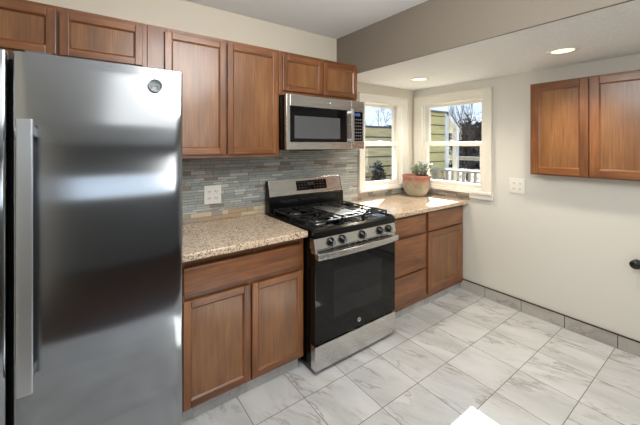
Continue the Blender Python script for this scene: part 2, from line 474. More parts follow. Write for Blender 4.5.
# right wall: local x -> world -y, local -y -> world -x
make_window('window_2', (0, 0, 0), -PI/2, -WR[1], -WR[0], WR[2], WR[3], 0.078, 1.475, (0.045, 0.90, 0.675, 0.90))
# rear window frame behind the camera
rw = MB()
for xa in (-3.6, -2.75, -1.9, -1.05): rw.box(xa, xa+0.05, YR-0.10, YR-0.05, 1.37, 1.85)
rw.box(-3.6, -1.0, YR-0.10, YR-0.05, 1.37, 1.41); rw.box(-3.6, -1.0, YR-0.10, YR-0.05, 1.81, 1.85)
struct(rw.build('window_3', M['white'], bevel=0.003))

# ------------------------------------------------------------------ cabinet doors and cabinets (front towards local -y)
def door(parent, x0, x1, z0, z1, yf, fr=0.039, name='door', t=0.02):
    d = MB()
    d.box(x0, x0+fr, yf, yf+t, z0, z1, 0); d.box(x1-fr, x1, yf, yf+t, z0, z1, 0)
    d.box(x0+fr, x1-fr, yf, yf+t, z0, z0+fr, 1); d.box(x0+fr, x1-fr, yf, yf+t, z1-fr, z1, 1)
    # moulded inner lip
    l = 0.009; e = 0.006
    X0, X1, Z0, Z1 = x0+fr, x1-fr, z0+fr, z1-fr
    for q in (((X0, yf+e*.4, Z0), (X1, yf+e*.4, Z0), (X1-l, yf+0.011, Z0+l), (X0+l, yf+0.011, Z0+l)),
              ((X0, yf+e*.4, Z1), (X1, yf+e*.4, Z1), (X1-l, yf+0.011, Z1-l), (X0+l, yf+0.011, Z1-l))): d.quad(q, 1)
    for q in (((X0, yf+e*.4, Z0), (X0, yf+e*.4, Z1), (X0+l, yf+0.011, Z1-l), (X0+l, yf+0.011, Z0+l)),
              ((X1, yf+e*.4, Z0), (X1, yf+e*.4, Z1), (X1-l, yf+0.011, Z1-l), (X1-l, yf+0.011, Z0+l))): d.quad(q, 0)
    o = d.build(name, [M['wood_v'], M['wood_h']], parent, bevel=0.003)
    MB().box(X0-0.003, X1+0.003, yf+0.010, yf+0.016, Z0-0.003, Z1+0.003).build('panel', M['wood_p'], o)
    return o
def slab(parent, x0, x1, z0, z1, yf, name='drawer'):
    return MB().box(x0, x1, yf, yf+0.02, z0, z1).build(name, M['wood_h'], parent, bevel=0.006, seg=3)
def carcass(parent, x0, x1, z0, z1, yf, yb, stiles, rails):
    """box plus face frame; yf = plane of the face frame"""
    c = MB(); c.box(x0, x1, yf+0.019, yb, z0, z1).build('carcass', M['wood_v'], parent, bevel=0.0015)
    f = MB()
    for st_ in stiles: f.box(st_[0], st_[1], yf, yf+0.019, z0, st_[2] if len(st_) > 2 else z1, 0)
    for (a, b_), (r0, r1) in rails: f.box(a, b_, yf+0.0004, yf+0.019, r0, r1, 1)
    f.build('face_frame', [M['wood_v'], M['wood_h']], parent, bevel=0.0015)

YU = -0.277    # upper face frames
# over the fridge
t = thing('wall_cabinet', 'low two-door wooden wall cabinet above the steel refrigerator', 'cabinet', (-3.62, 0, 1.905), 0, 'wooden wall cabinets over the counter run')
carcass(t, 0, 0.803, 0, 0.260, YU, -0.003, [(0, 0.03), (0.385, 0.42), (0.768, 0.803)], [((0.03, 0.768), (0, 0.02)), ((0.03, 0.768), (0.225, 0.260))])
door(t, 0.022, 0.397, 0.012, 0.236, YU-0.02); door(t, 0.410, 0.780, 0.012, 0.236, YU-0.02)
# tall pair
t = thing('wall_cabinet', 'tall two-door wooden wall cabinet between refrigerator and microwave', 'cabinet', (-2.815, 0, 1.382), 0, 'wooden wall cabinets over the counter run')
carcass(t, 0, 0.865, 0, 0.783, YU, -0.003, [(0, 0.10), (0.445, 0.482), (0.83, 0.865)], [((0.1, 0.83), (0, 0.03)), ((0.1, 0.83), (0.75, 0.783))])
door(t, 0.089, 0.457, 0.024, 0.757, YU-0.02); door(t, 0.469, 0.844, 0.024, 0.757, YU-0.02)
# over the microwave
t = thing('wall_cabinet', 'short two-door wooden wall cabinet directly above the microwave', 'cabinet', (-1.948, 0, 1.840), 0, 'wooden wall cabinets over the counter run')
carcass(t, 0, 0.772, 0, 0.325, YU, -0.003, [(0, 0.035), (0.378, 0.412), (0.74, 0.772)], [((0.035, 0.74), (0, 0.04)), ((0.035, 0.74), (0.29, 0.325))])
door(t, 0.024, 0.390, 0.030, 0.296, YU-0.02); door(t, 0.399, 0.766, 0.030, 0.296, YU-0.02)
# shallow one on the right wall
t = thing('wall_cabinet', 'shallow two-door wooden cabinet hung alone on the off-white wall', 'cabinet', (0, -1.245, 1.222), -PI/2)
carcass(t, 0, 0.775, 0, 0.748, -0.110, -0.002, [(0, 0.03), (0.37, 0.405), (0.745, 0.775)], [((0.03, 0.745), (0, 0.03)), ((0.03, 0.745), (0.718, 0.748))])
door(t, 0.014, 0.382, 0.012, 0.736, -0.130, 0.052); door(t, 0.391, 0.761, 0.012, 0.736, -0.130, 0.052)

# base cabinets
YF = -0.598
def toe(parent, x0, x1, joints):
    k = MB(); k.box(x0, x1, -0.560, -0.54, 0.0, 0.078, 1)
    xs = [x0]+joints+[x1]
    for a, c in zip(xs, xs[1:]): k.box(a+0.001, c-0.001, -0.570, -0.55, 0.0, 0.078, 0)
    k.build('toe_kick', [M['ttile'], M['grout']], parent, bevel=0.001)
t = thing('base_cabinet', 'wooden base cabinet with two doors and wide drawer front beside refrigerator', 'cabinet', (-2.735, 0, 0), 0, 'wooden base cabinets')
carcass(t, 0, 0.789, 0.078, 0.874, YF, -0.004, [(0, 0.05), (0.395, 0.43, 0.70), (0.757, 0.789)], [((0.05, 0.757), (0.078, 0.112)), ((0.05, 0.757), (0.652, 0.70)), ((0.05, 0.757), (0.84, 0.874))])
slab(t, 0.038, 0.764, 0.684, 0.826, YF-0.02, 'drawer')
door(t, 0.038, 0.408, 0.092, 0.652, YF-0.02, 0.039); door(t, 0.419, 0.774, 0.092, 0.652, YF-0.02, 0.039)
toe(t, 0, 0.765, [0.3, 0.61])
t = thing('base_cabinet', 'wooden base cabinet with three stacked drawers beside the range', 'cabinet', (-1.170, 0, 0), 0, 'wooden base cabinets')
carcass(t, 0, 0.541, 0.078, 0.874, YF, -0.004, [(0, 0.04), (0.515, 0.541)], [((0.04, 0.515), (0.078, 0.122)), ((0.04, 0.515), (0.36, 0.39)), ((0.04, 0.515), (0.665, 0.70)), ((0.04, 0.515), (0.845, 0.874))])
slab(t, 0.028, 0.522, 0.692, 0.852, YF-0.02); slab(t, 0.028, 0.522, 0.374, 0.676, YF-0.02); slab(t, 0.028, 0.522, 0.118, 0.360, YF-0.02)
toe(t, 0.0, 0.541, [0.25])
t = thing('base_cabinet', 'wooden base cabinet with single door under one drawer against off-white wall', 'cabinet', (-0.629, 0, 0), 0, 'wooden base cabinets')
carcass(t, 0, 0.626, 0.078, 0.874, YF, -0.004, [(0, 0.028), (0.585, 0.626)], [((0.028, 0.585), (0.078, 0.122)), ((0.028, 0.585), (0.66, 0.70)), ((0.028, 0.585), (0.845, 0.874))])
slab(t, 0.020, 0.592, 0.688, 0.856, YF-0.02)
door(t, 0.020, 0.592, 0.118, 0.674, YF-0.02, 0.055)
toe(t, 0.0, 0.626, [0.02, 0.33])

# granite tops
tag(MB().box(-2.76, -1.950, -0.662, -0.002, 0.875, 0.914).build('countertop', M['granite'], bevel=0.008, seg=3),
    'speckled beige granite countertop between refrigerator and range', 'countertop', 'granite countertops')
tag(MB().box(-1.168, -0.002, -0.662, -0.002, 0.875, 0.914).build('countertop', M['granite'], bevel=0.008, seg=3),
    'speckled granite countertop in the corner holding the potted plant', 'countertop', 'granite countertops')

# ------------------------------------------------------------------ mosaic backsplash
def mosaic(mb, u0, u1, z0, z1, put, warm_rows=0, seed=1, pal=(0, 0, 0, 1, 1, 1, 2, 0, 3, 4, 0, 1)):
    rnd = random.Random(seed); z = z0; row = 0; g = 0.0013
    while z < z1-0.004:
        h = rnd.choice((0.014, 0.019, 0.025, 0.029)) if row >= warm_rows else rnd.choice((0.030, 0.034))
        if z1-(z+h) < 0.014: h = z1-z
        u = u0 - rnd.random()*0.1
        while u < u1:
            L = rnd.choice((0.05, 0.075, 0.10, 0.10, 0.15, 0.15))
            a, c = max(u, u0), min(u+L, u1)
            if c-a > 0.006:
                mi = rnd.choice((6, 7, 6, 7, 4)) if row < warm_rows and a < -1.95 else rnd.choice(pal)
                put(a+g, c-g, z+g, z+h-g, mi, 0.0075+rnd.random()*0.0015)
            u += L
        z += h; row += 1
b = MB()
pb = lambda a, c, za, zb, mi, d: b.box(a, c, -d, -0.0045, za, zb, mi)
b.box(-2.80, -0.902, -0.0045, -0.0005, 0.915, 1.381, 8)
mosaic(b, -2.80, -0.902, 0.915, 1.381, pb, 2, 3)
b.box(-1.940, -0.902, -0.0045, -0.0005, 1.381, 1.430, 8)
mosaic(b, -1.940, -0.902, 1.381, 1.430, pb, 0, 4)
tag(b.build('backsplash', MOS), 'grey glass and stone mosaic backsplash behind range and long counter', 'backsplash')
b = MB()
b.box(-0.902, -0.001, -0.0045, -0.0005, 0.915, 0.985, 8)
mosaic(b, -0.902, -0.012, 0.915, 0.985, pb, 0, 6, (3, 4, 4, 5, 2))
pr = lambda a, c, za, zb, mi, d: b.box(-d, -0.0045, a, c, za, zb, mi)
b.box(-0.0045, -0.0005, -0.668, -0.001, 0.915, 0.985, 8)
mosaic(b, -0.668, -0.012, 0.915, 0.985, pr, 0, 8, (3, 4, 4, 3, 2))
tag(b.build('backsplash', MOS), 'low taupe stone mosaic strip under the two corner windows', 'backsplash')

# ------------------------------------------------------------------ refrigerator
FX0, FX1, FY = -3.708, -2.783, -0.995
t = thing('refrigerator', 'tall stainless steel side-by-side refrigerator with flat bar handles', 'refrigerator', (FX0, 0, 0))
W = FX1-FX0; XS = -3.2905-FX0
MB().box(0.004, W-0.004, -0.90, -0.06, 0.03, 1.748).build('body', M['fr_side'], t, bevel=0.004)
MB().box(0.01, W-0.01, -0.915, -0.90, 0.10, 1.745).build('door_seal', M['seal'], t)
def bowed(x0, x1, z0, z1, yf, yb, bow, nm, mat):
    n = 14; r = 0.009; pts = [(x0, yb), (x1, yb)]
    front = []
    for i in range(n+1):
        s = i/n; x = x1+(x0-x1)*s; u = 2*s-1
        front.append((x, yf + bow*u*u))
    # rounded corners
    pts += [(x1, front[0][1]+r), (x1-r*.3, front[0][1]+r*.3)]
    pts += [(x1-r, front[0][1])] + front[1:-1] + [(x0+r, front[-1][1])]
    pts += [(x0+r*.3, front[-1][1]+r*.3), (x0, front[-1][1]+r)]
    m_ = MB(); m_.prism(pts, z0, z1, 'z')
    for f in m_.bm.faces:
        if abs(f.normal.z) < .5 and len(f.verts) == 4: f.smooth = True
    return m_.build(nm, mat, t, bevel=0.003)
for (a, c, nm) in ((0.0, XS-0.007, 'freezer_door'), (XS+0.007, W, 'fridge_door')):
    d = bowed(a, c, 0.10, 1.760, FY, -0.915, 0.010, nm, M['steel_f'])
    hx = (c-0.055, c-0.010) if nm == 'freezer_door' else (a+0.016, a+0.054)
    h = MB(); h.prism([(hx[0], FY-0.052), (hx[1], FY-0.052), (hx[1], FY-0.040), (hx[0], FY-0.040)], 0.705, 1.545, 'z')
    h.box(hx[0]+0.006, hx[1]-0.006, FY-0.041, FY+0.012, 1.500, 1.532); h.box(hx[0]+0.006, hx[1]-0.006, FY-0.041, FY+0.012, 0.718, 0.750)
    h.build('handle', M['steel_l'], d, bevel=0.004, seg=3)
    if nm == 'fridge_door':
        e = MB(); ex, ez = -2.885-FX0, 1.692
        R = Matrix.Translation((ex, FY+0.004, ez)) @ Matrix.Rotation(PI/2, 4, 'X')
        e.lathe([(0.0, 0.004), (0.021, 0.004), (0.021, 0.009), (0.025, 0.009), (0.025, -0.004), (0, -0.004)], 28, 0, R)
        for k in range(2):       # looping monogram strokes
            sgn = -1 if k else 1
            pts = [(ex+sgn*(0.004+0.008*math.sin(2.4*s)), FY-0.0055, ez+0.011-0.022*s) for s in [i/10 for i in range(11)]]
            e.tube(pts, 0.0013, 6)
        e.tube([(ex-0.012, FY-0.0055, ez), (ex+0.012, FY-0.0055, ez+0.002)], 0.0012, 6)
        e.build('emblem', M['badge'], d, label='round polished maker emblem')
k = MB()
k.box(0.02, W-0.02, -0.90, -0.86, 0.02, 0.095)
for i in range(6): k.box(0.06, W-0.06, -0.905, -0.90, 0.028+i*0.011, 0.033+i*0.011)
k.build('base_grille', M['seal'], t)
for xa in (0.05, W-0.09):
    for ya in (-0.86, -0.12): MB().box(xa, xa+0.04, ya, ya+0.04, 0.0, 0.032).build('foot', M['seal'], t)
for xa in (XS-0.10, XS+0.03): MB().box(xa, xa+0.07, -0.96, -0.86, 1.748, 1.772).build('hinge_cover', M['fr_side'], t, bevel=0.004)

# ------------------------------------------------------------------ microwave
MX, MZ, MYF = -1.946, 1.432, -0.380
t = thing('microwave', 'stainless over-the-range microwave with black window under short cabinet', 'microwave', (MX, 0, MZ))
MW_, MH = 0.766, 0.402
MB().box(0.002, MW_-0.002, MYF+0.03, -0.012, 0.004, MH).build('body', M['black'], t, bevel=0.003)
d = MB()       # steel door frame round the black glass, split line before the keypad
dx1 = 0.618
d.box(0, 0.030, MYF, MYF+0.03, 0, MH); d.box(0.030, dx1, MYF, MYF+0.03, 0, 0.056); d.box(0.030, dx1, MYF, MYF+0.03, 0.318, MH)
d.box(0.570, dx1, MYF+0.004, MYF+0.03, 0.056, 0.318)
d = d.build('door', M['steel'], t, bevel=0.003)
w_ = MB().box(0.030, 0.574, MYF+0.003, MYF+0.026, 0.056, 0.318).build('door_glass', M['bglass'], d)
MB().box(0.068, 0.500, MYF+0.0015, MYF+0.004, 0.082, 0.248).build('screen', M['mwglass'], w_)
h = MB(); h.box(0.594, 0.622, MYF-0.036, MYF-0.024, 0.050, 0.325); h.box(0.600, 0.616, MYF-0.025, MYF+0.006, 0.060, 0.085); h.box(0.600, 0.616, MYF-0.025, MYF+0.006, 0.290, 0.315)
h.build('handle', M['steel_l'], d, bevel=0.004, seg=3)
e = MB(); R = Matrix.Translation((0.385, MYF, 0.362)) @ Matrix.Rotation(PI/2, 4, 'X')
e.lathe([(0, 0.002), (0.011, 0.002), (0.011, 0.004), (0.0135, 0.004), (0.0135, -0.003), (0, -0.003)], 24, 0, R)
e.tube([(0.379, MYF-0.003, 0.358), (0.384, MYF-0.003, 0.368), (0.387, MYF-0.003, 0.356), (0.391, MYF-0.003, 0.367)], 0.001, 5)
e.build('emblem', M['chrome'], d, label='round polished maker emblem')
c = MB(); c.box(dx1+0.003, MW_, MYF, MYF+0.03, 0, 0.066); c.box(dx1+0.003, MW_, MYF, MYF+0.03, 0.312, MH); c.box(MW_-0.014, MW_, MYF, MYF+0.03, 0.066, 0.312); c.box(dx1+0.003, dx1+0.018, MYF, MYF+0.03, 0.066, 0.312)
c = c.build('control_panel', M['steel'], t, bevel=0.003)
kp = MB().box(dx1+0.018, MW_-0.014, MYF+0.002, MYF+0.026, 0.066, 0.312).build('keypad', M['bglass'], c)
kk = MB()
for i in range(4):
    for j_ in range(7): kk.box(dx1+0.026+i*0.025, dx1+0.041+i*0.025, MYF+0.0008, MYF+0.003, 0.080+j_*0.027, 0.089+j_*0.027)
kk.build('buttons', M['key'], kp)
MB().box(dx1+0.032, MW_-0.045, MYF+0.0008, MYF+0.003, 0.276, 0.300).build('display', M['lcd'], kp)
v = MB()
v.box(0.05, MW_-0.05, MYF+0.05, -0.05, -0.004, 0.006)
v.box(0.19, 0.36, MYF+0.05, MYF+0.12, -0.012, 0.0)
for i in range(12): v.box(0.40+i*0.024, 0.412+i*0.024, MYF+0.07, -0.12, -0.007, -0.002)
v.build('vent_grille', M['blackm'], t)

# ------------------------------------------------------------------ range
RX, RW = -1.938, 0.762
t = thing('range', 'stainless gas range with black oven door and five front knobs', 'range', (RX, 0, 0))
MB().box(0.004, RW-0.004, -0.665, -0.03, 0.03, 0.905).build('body', M['black'], t, bevel=0.002)
ct = MB()
ct.box(0, RW, -0.690, -0.03, 0.905, 0.918)
ct.prism([(-0.712, 0.868), (-0.66, 0.868), (-0.66, 0.918), (-0.690, 0.922), (-0.712, 0.908)], 0.0, RW, 'x')
ct.box(0, 0.012, -0.69, -0.10, 0.918, 0.926); ct.box(RW-0.012, RW, -0.69, -0.10, 0.918, 0.926)
ct.build('cooktop', M['black'], t, bevel=0.003)
# backguard
bg = MB()
bg.prism([(-0.105, 0.918), (-0.03, 0.918), (-0.03, 1.172), (-0.055, 1.172), (-0.085, 1.05), (-0.100, 1.045)], 0.0, RW, 'x', 0)
bg = bg.build('backguard', M['black'], t, bevel=0.003)
sp = MB()
sp.prism([(-0.0895, 1.050), (-0.083, 1.050), (-0.053, 1.176), (-0.028, 1.176), (-0.028, 1.182), (-0.056, 1.182)], 0.010, RW-0.010, 'x')
sp = sp.build('backguard_panel', M['steel'], bg, bevel=0.002)
def slant(z): return -0.0895 + (z-1.050)*(0.0335/0.132)
ds = MB(); ds.prism([(slant(1.080)-0.0012, 1.080), (slant(1.080)+0.004, 1.080), (slant(1.160)+0.004, 1.160), (slant(1.160)-0.0012, 1.160)], 0.268, 0.586, 'x')
ds = ds.build('display', M['bglass'], sp)
for r_ in (range(3), range(5, 9)):
    dk = MB()
    for i in r_:
        for zz in (1.096, 1.120, 1.142): dk.prism([(slant(zz)-0.0022, zz), (slant(zz)+0.001, zz), (slant(zz+.008)+0.001, zz+.008), (slant(zz+.008)-0.0022, zz+.008)], 0.285+i*0.032, 0.303+i*0.032, 'x')
    dk.build('key_lettering', plain('dim_key_print', s2l(50, 42, 38), 0.5), ds)
ck = MB(); ck.prism([(slant(1.118)-0.0022, 1.118), (slant(1.118)+0.001, 1.118), (slant(1.145)+0.001, 1.145), (slant(1.145)-0.0022, 1.145)], 0.380, 0.445, 'x')
ck.build('clock', M['lcdr'], ds)
# vent strip at foot of backguard
vs = MB()
for i in range(3): vs.box(0.10+i*0.20, 0.26+i*0.20, -0.108, -0.102, 1.000, 1.016)
vs.build('vent_slots', M['blackm'], bg)
# burners
for (bx_, by_, br) in ((0.155, -0.52, 0.046), (0.155, -0.235, 0.036), (0.381, -0.385, 0.050), (0.607, -0.52, 0.050), (0.607, -0.235, 0.034)):
    q = MB(); q.lathe([(br*1.5, 0.918), (br*1.5, 0.922), (br, 0.926), (br, 0.936), (0, 0.936)], 28, 0, Matrix.Translation((bx_, by_, 0)))
    q = q.build('burner', M['alu'], t)
    q2 = MB(); q2.lathe([(br*.92, 0.934), (br*.92, 0.941), (br*.8, 0.944), (0, 0.944)], 28, 0, Matrix.Translation((bx_, by_, 0)))
    q2.build('burner_cap', M['blackm'], q)
# grates: three sections, plus the flat griddle plate in the middle
def grate(x0, x1, y0, y1, centers):
    g = MB(); z0, z1 = 0.946, 0.958; wd = 0.011
    g.box(x0, x1, y0, y0+wd, z0, z1); g.box(x0, x1, y1-wd, y1, z0, z1); g.box(x0, x0+wd, y0, y1, z0, z1); g.box(x1-wd, x1, y0, y1, z0, z1)
    for (cx_, cy_) in centers:
        for k in range(4):
            a = PI/4+k*PI/2
            g.tube([(cx_+0.022*math.cos(a), cy_+0.022*math.sin(a), 0.958), (cx_+0.085*math.cos(a), cy_+0.085*math.sin(a), 0.956), (cx_+0.135*math.cos(a)*.8, cy_+0.135*math.sin(a), 0.950)], 0.0058, 6)
        g.box(cx_-wd/2, cx_+wd/2, y0 if cy_ < -0.38 else cy_+0.03, cy_-0.03 if cy_ < -0.38 else y1, z0, z1)
        g.box(x0, cx_-0.03, cy_-wd/2, cy_+wd/2, z0, z1); g.box(cx_+0.03, x1, cy_-wd/2, cy_+wd/2, z0, z1)
    ym = (y0+y1)/2; g.box(x0, x1, ym-wd/2, ym+wd/2, z0, z1)
    for xx in (x0, x1-wd):
        for yy in (y0, y1-wd, ym-wd/2): g.box(xx, xx+wd, yy, yy+wd, 0.917, z0)
    return g.build('grate', M['blackm'], t, bevel=0.002)
grate(0.025, 0.272, -0.655, -0.115, [(0.150, -0.52), (0.150, -0.235)])
grate(0.490, 0.737, -0.655, -0.115, [(0.612, -0.52), (0.612, -0.235)])
g = MB()
g.box(0.279, 0.483, -0.655, -0.644, 0.946, 0.958); g.box(0.279, 0.483, -0.126, -0.115, 0.946, 0.958)
g.box(0.279, 0.290, -0.655, -0.115, 0.946, 0.958); g.box(0.472, 0.483, -0.655, -0.115, 0.946, 0.958)
for yy in (-0.56, -0.47, -0.30, -0.21): g.box(0.290, 0.472, yy-0.005, yy+0.005, 0.946, 0.958)
for xx in (0.335, 0.427): g.box(xx-0.005, xx+0.005, -0.645, -0.42, 0.946, 0.958); g.box(xx-0.005, xx+0.005, -0.35, -0.12, 0.946, 0.958)
for xx in (0.279, 0.472):
    for yy in (-0.655, -0.39, -0.126): g.box(xx, xx+0.011, yy, yy+0.011, 0.917, 0.946)
g.build('grate', M['blackm'], t, bevel=0.002)
MB().box(0.300, 0.462, -0.60, -0.24, 0.958, 0.966).build('griddle', plain('grey_griddle_plate', s2l(92, 94, 96), 0.22, 0.6), t, bevel=0.006, seg=3)
# knob panel
cp = MB(); cp.prism([(-0.722, 0.800), (-0.66, 0.800), (-0.66, 0.868), (-0.706, 0.868)], 0.0, RW, 'x')
cp = cp.build('control_panel', M['steel'], t, bevel=0.002)
slots = [(0.12+i*0.058, z_) for i in range(9) for z_ in (0.776, 0.786)]
for kx in (0.128, 0.228, 0.412, 0.590, 0.684):
    R = Matrix.Translation((kx, -0.714, 0.834)) @ Matrix.Rotation(PI/2+0.22, 4, 'X')
    q = MB(); q.lathe([(0.0, -0.004), (0.029, -0.004), (0.029, 0.003), (0.0235, 0.006), (0.021, 0.026), (0.017, 0.030), (0, 0.030)], 24, 0, R)
    q = q.build('knob', M['black'], t)
    q2 = MB(); q2.box(-0.0045, 0.0045, -0.019, 0.019, 0.028, 0.038); q2.bm.transform(R); q2.build('knob_grip', M['key'], q, bevel=0.002)
# oven door
dr = MB(); dr.box(0.003, RW-0.003, -0.718, -0.668, 0.770, 0.797)
dr.box(0.003, RW-0.003, -0.716, -0.668, 0.196, 0.770, 1)
dr = dr.build('oven_door', [M['steel'], M['bglass']], t, bevel=0.003)
for (sx_, sz_) in slots: MB().box(sx_, sx_+0.038, -0.7235, -0.71, sz_, sz_+0.006).build('vent_slot', M['seal'], dr)
wn_ = MB().box(0.150, RW-0.150, -0.7172, -0.714, 0.330, 0.640).build('oven_window', M['bgrid'], dr)
rk = MB()
for zz in (0.45, 0.54): rk.box(0.165, RW-0.165, -0.7174, -0.7170, zz, zz+0.002)
rk.build('oven_rack', M['blackm'], wn_)
h = MB()
n = 16; pts_f, pts_b = [], []
for i in range(n+1):
    s = i/n; u = 2*s-1; x = 0.004+(RW-0.008)*s
    y = -0.770+0.020*(abs(u)**3)
    pts_f.append((x, y)); pts_b.append((x, y+0.014))
h.prism(pts_f+pts_b[::-1], 0.742, 0.782, 'z')
h.box(0.004, 0.030, -0.752, -0.712, 0.746, 0.778); h.box(RW-0.030, RW-0.004, -0.752, -0.712, 0.746, 0.778)
h.build('handle', M['steel'], dr, bevel=0.004, seg=3)
e = MB(); R = Matrix.Translation((0.381, -0.716, 0.245)) @ Matrix.Rotation(PI/2, 4, 'X')
e.lathe([(0, 0.001), (0.012, 0.001), (0.012, 0.003), (0.015, 0.003), (0.015, -0.002), (0, -0.002)], 24, 0, R)
e.tube([(0.374, -0.7185, 0.240), (0.380, -0.7185, 0.251), (0.383, -0.7185, 0.239), (0.388, -0.7185, 0.250)], 0.0011, 5)
e.build('emblem', M['chrome'], dr, label='round polished maker emblem')
MB().box(0.003, RW-0.003, -0.718, -0.668, 0.030, 0.186).build('drawer', M['steel'], t, bevel=0.003)
for xa in (0.03, RW-0.06):
    for ya in (-0.65, -0.10): MB().box(xa, xa+0.03, ya, ya+0.03, 0.0, 0.032).build('foot', M['seal'], t)

# ------------------------------------------------------------------ potted succulent
t = thing('potted_plant', 'weathered terracotta pot with small grey-green succulent in the window corner', 'potted plant', (-0.205, -0.185, 0.9145))
p = MB()
p.lathe([(0.0, 0.0), (0.082, 0.0), (0.092, 0.004), (0.118, 0.040), (0.138, 0.085), (0.146, 0.130), (0.147, 0.165), (0.143, 0.195), (0.148, 0.200), (0.150, 0.222), (0.146, 0.228),
         (0.136, 0.226), (0.131, 0.205), (0.130, 0.190), (0.0, 0.190)], 48)
p.build('pot', M['pot'], t)
s = MB(); s.lathe([(0.131, 0.198), (0.10, 0.207), (0.05, 0.212), (0.0, 0.214)], 32); s.build('soil', M['soil'], t)
rnd = random.Random(5)
st = MB(); lf = MB()
def leaf(mb, p, d, L, w):
    d = d.normalized(); a = d.orthogonal().normalized(); a = Matrix.Rotation(rnd.random()*6.28, 3, d) @ a; c = d.cross(a)
    rings = []
    for s_, ww, th in ((0, .25, .3), (.3, .8, .7), (.65, 1.0, .7), (.9, .6, .4), (1.0, .12, .12)):
        o_ = p+d*L*s_ + c*L*.15*s_*s_
        rings.append([mb.bm.verts.new(o_ + a*w*ww*math.cos(k*PI/3) + c*w*.4*th*math.sin(k*PI/3)) for k in range(6)])
    for A, B in zip(rings, rings[1:]):
        for k in range(6): f = mb.bm.faces.new((A[k], A[(k+1) % 6], B[(k+1) % 6], B[k])); f.smooth = True
    mb.bm.faces.new(rings[0][::-1]); mb.bm.faces.new(rings[-1])
for i in range(24):
    a = rnd.random()*2*PI; tilt = rnd.uniform(0.05, 0.75); L = rnd.uniform(0.07, 0.16)
    base = Vector((0.035+0.03*math.cos(a), -0.03+0.03*math.sin(a), 0.205))
    d = Vector((math.sin(tilt)*math.cos(a), math.sin(tilt)*math.sin(a), math.cos(tilt)))
    st.tube([base, base+d*L*.5+Vector((0, 0, .004)), base+d*L], [0.005, 0.004, 0.003], 6)
    for j_ in range(8):
        s_ = 0.4+0.6*j_/7
        dd = (d*0.35 + Vector((rnd.uniform(-1, 1), rnd.uniform(-1, 1), rnd.uniform(-.4, .8)))).normalized()
        leaf(lf, base+d*L*s_, dd, rnd.uniform(0.018, 0.028), rnd.uniform(0.010, 0.014))
st.build('stems', M['stem'], t); lf.build('leaves', M['leaf'], t)

# ------------------------------------------------------------------ outlets, knob, lamps
def outlet(loc, rz, label):
    t = thing('wall_outlet', label, 'outlet', loc, rz)
    pl = MB(); pl.box(-0.062, 0.062, -0.007, 0.0, -0.068, 0.068); pl.build('cover_plate', M['plate'], t, bevel=0.003, seg=3)
    for xx in (-0.025, 0.025):
        for zz in (-0.024, 0.024):
            r = MB(); r.box(xx-0.017, xx+0.017, -0.0095, -0.006, zz-0.014, zz+0.014)
            r = r.build('receptacle', M['plate'], t, bevel=0.004, seg=3)
            q = MB(); q.box(xx-0.008, xx-0.005, -0.0099, -0.009, zz-0.004, zz+0.007); q.box(xx+0.005, xx+0.008, -0.0099, -0.009, zz-0.004, zz+0.007); q.box(xx-0.002, xx+0.002, -0.0099, -0.009, zz-0.010, zz-0.006)
            q.build('slots', M['slot'], r)
    return t
outlet((-2.354, -0.0094, 1.102), 0, 'white four-socket outlet plate set in the mosaic backsplash')
outlet((0.0, -1.103, 1.102), -PI/2, 'white four-socket outlet plate on the plain wall beside the window')
k = thing('round_knob', 'small round black knob on the wall below the lone cabinet', 'knob', (0, -1.862, 0.644), -PI/2)
q = MB(); R = Matrix.Rotation(PI/2, 4, 'X')
q.lathe([(0, 0.0), (0.026, 0.0), (0.026, 0.006), (0.018, 0.010), (0, 0.010)], 24, 0, R); q.build('rosette', M['knob'], k)
q = MB(); q.lathe([(0.008, 0.008), (0.009, 0.030), (0.022, 0.036), (0.031, 0.048), (0.031, 0.058), (0.022, 0.068), (0, 0.071)], 24, 0, R); q.build('grip', M['knob'], k)

def can_light(x, y, label):
    t = thing('recessed_light', label, 'ceiling light', (x, y, ZL), 0, 'recessed ceiling lights')
    q = MB(); q.lathe([(0.062, 0.0), (0.066, -0.006), (0.088, -0.005), (0.092, 0.0)], 40); q.build('trim_ring', M['can'], t)
    q = MB(); q.lathe([(0.064, -0.003), (0.03, -0.005), (0, -0.006)], 32); q.build('lens', M['lamp'], t)
    d = bpy.data.lights.new('recessed_spot', 'SPOT'); d.energy = 30; d.spot_size = 2.3; d.spot_blend = 0.9; d.color = (1.0, 0.88, 0.70); d.shadow_soft_size = 0.06
    o = bpy.data.objects.new('recessed_spot', d); C.objects.link(o); o.location = (x, y, ZL-0.02)
can_light(-0.517, -0.452, 'round recessed ceiling light near the corner of the two windows')
can_light(-0.515, -1.585, 'round recessed ceiling light over the lone wall cabinet')

# ------------------------------------------------------------------ outside
GZ = -0.55
struct(MB().box(-14, 30, -14, 30, GZ-0.2, GZ).build('ground', M['lawn']))
def board_wall(mb, x0, x1, y, z0, z1, bh, th=0.02):
    z = z0
    while z < z1-0.01:
        zt = min(z+bh, z1)
        mb.prism([(y, z), (y+th, z), (y+th, zt), (y+th*.55, zt)], x0, x1, 'x'); z += bh
f = thing('board_fence', 'weathered board fence seen through the window beside the microwave', 'fence', (0, 3.2, GZ))
b = MB()
for i in range(10):
    b.box(-1.8, 3.7, 0, 0.022, 0.02+i*0.246, 0.226+i*0.246); b.box(-1.8, 3.7, 0.05, 0.06, 0.20+i*0.246, 0.285+i*0.246, 1)  # dark backing strips colour in the shade between the boards
b.build('boards', [M['fence'], M['ddeck_shade']], f)
for xx in (-1.8, 0.0, 1.85, 3.62): MB().box(xx, xx+0.09, 0.022, 0.11, 0, 2.48).build('post', M['fence'], f)
s = thing('garden_shed', 'yellow-sided shed with white corner post seen through the corner window', 'shed', (0, 3.0, GZ))
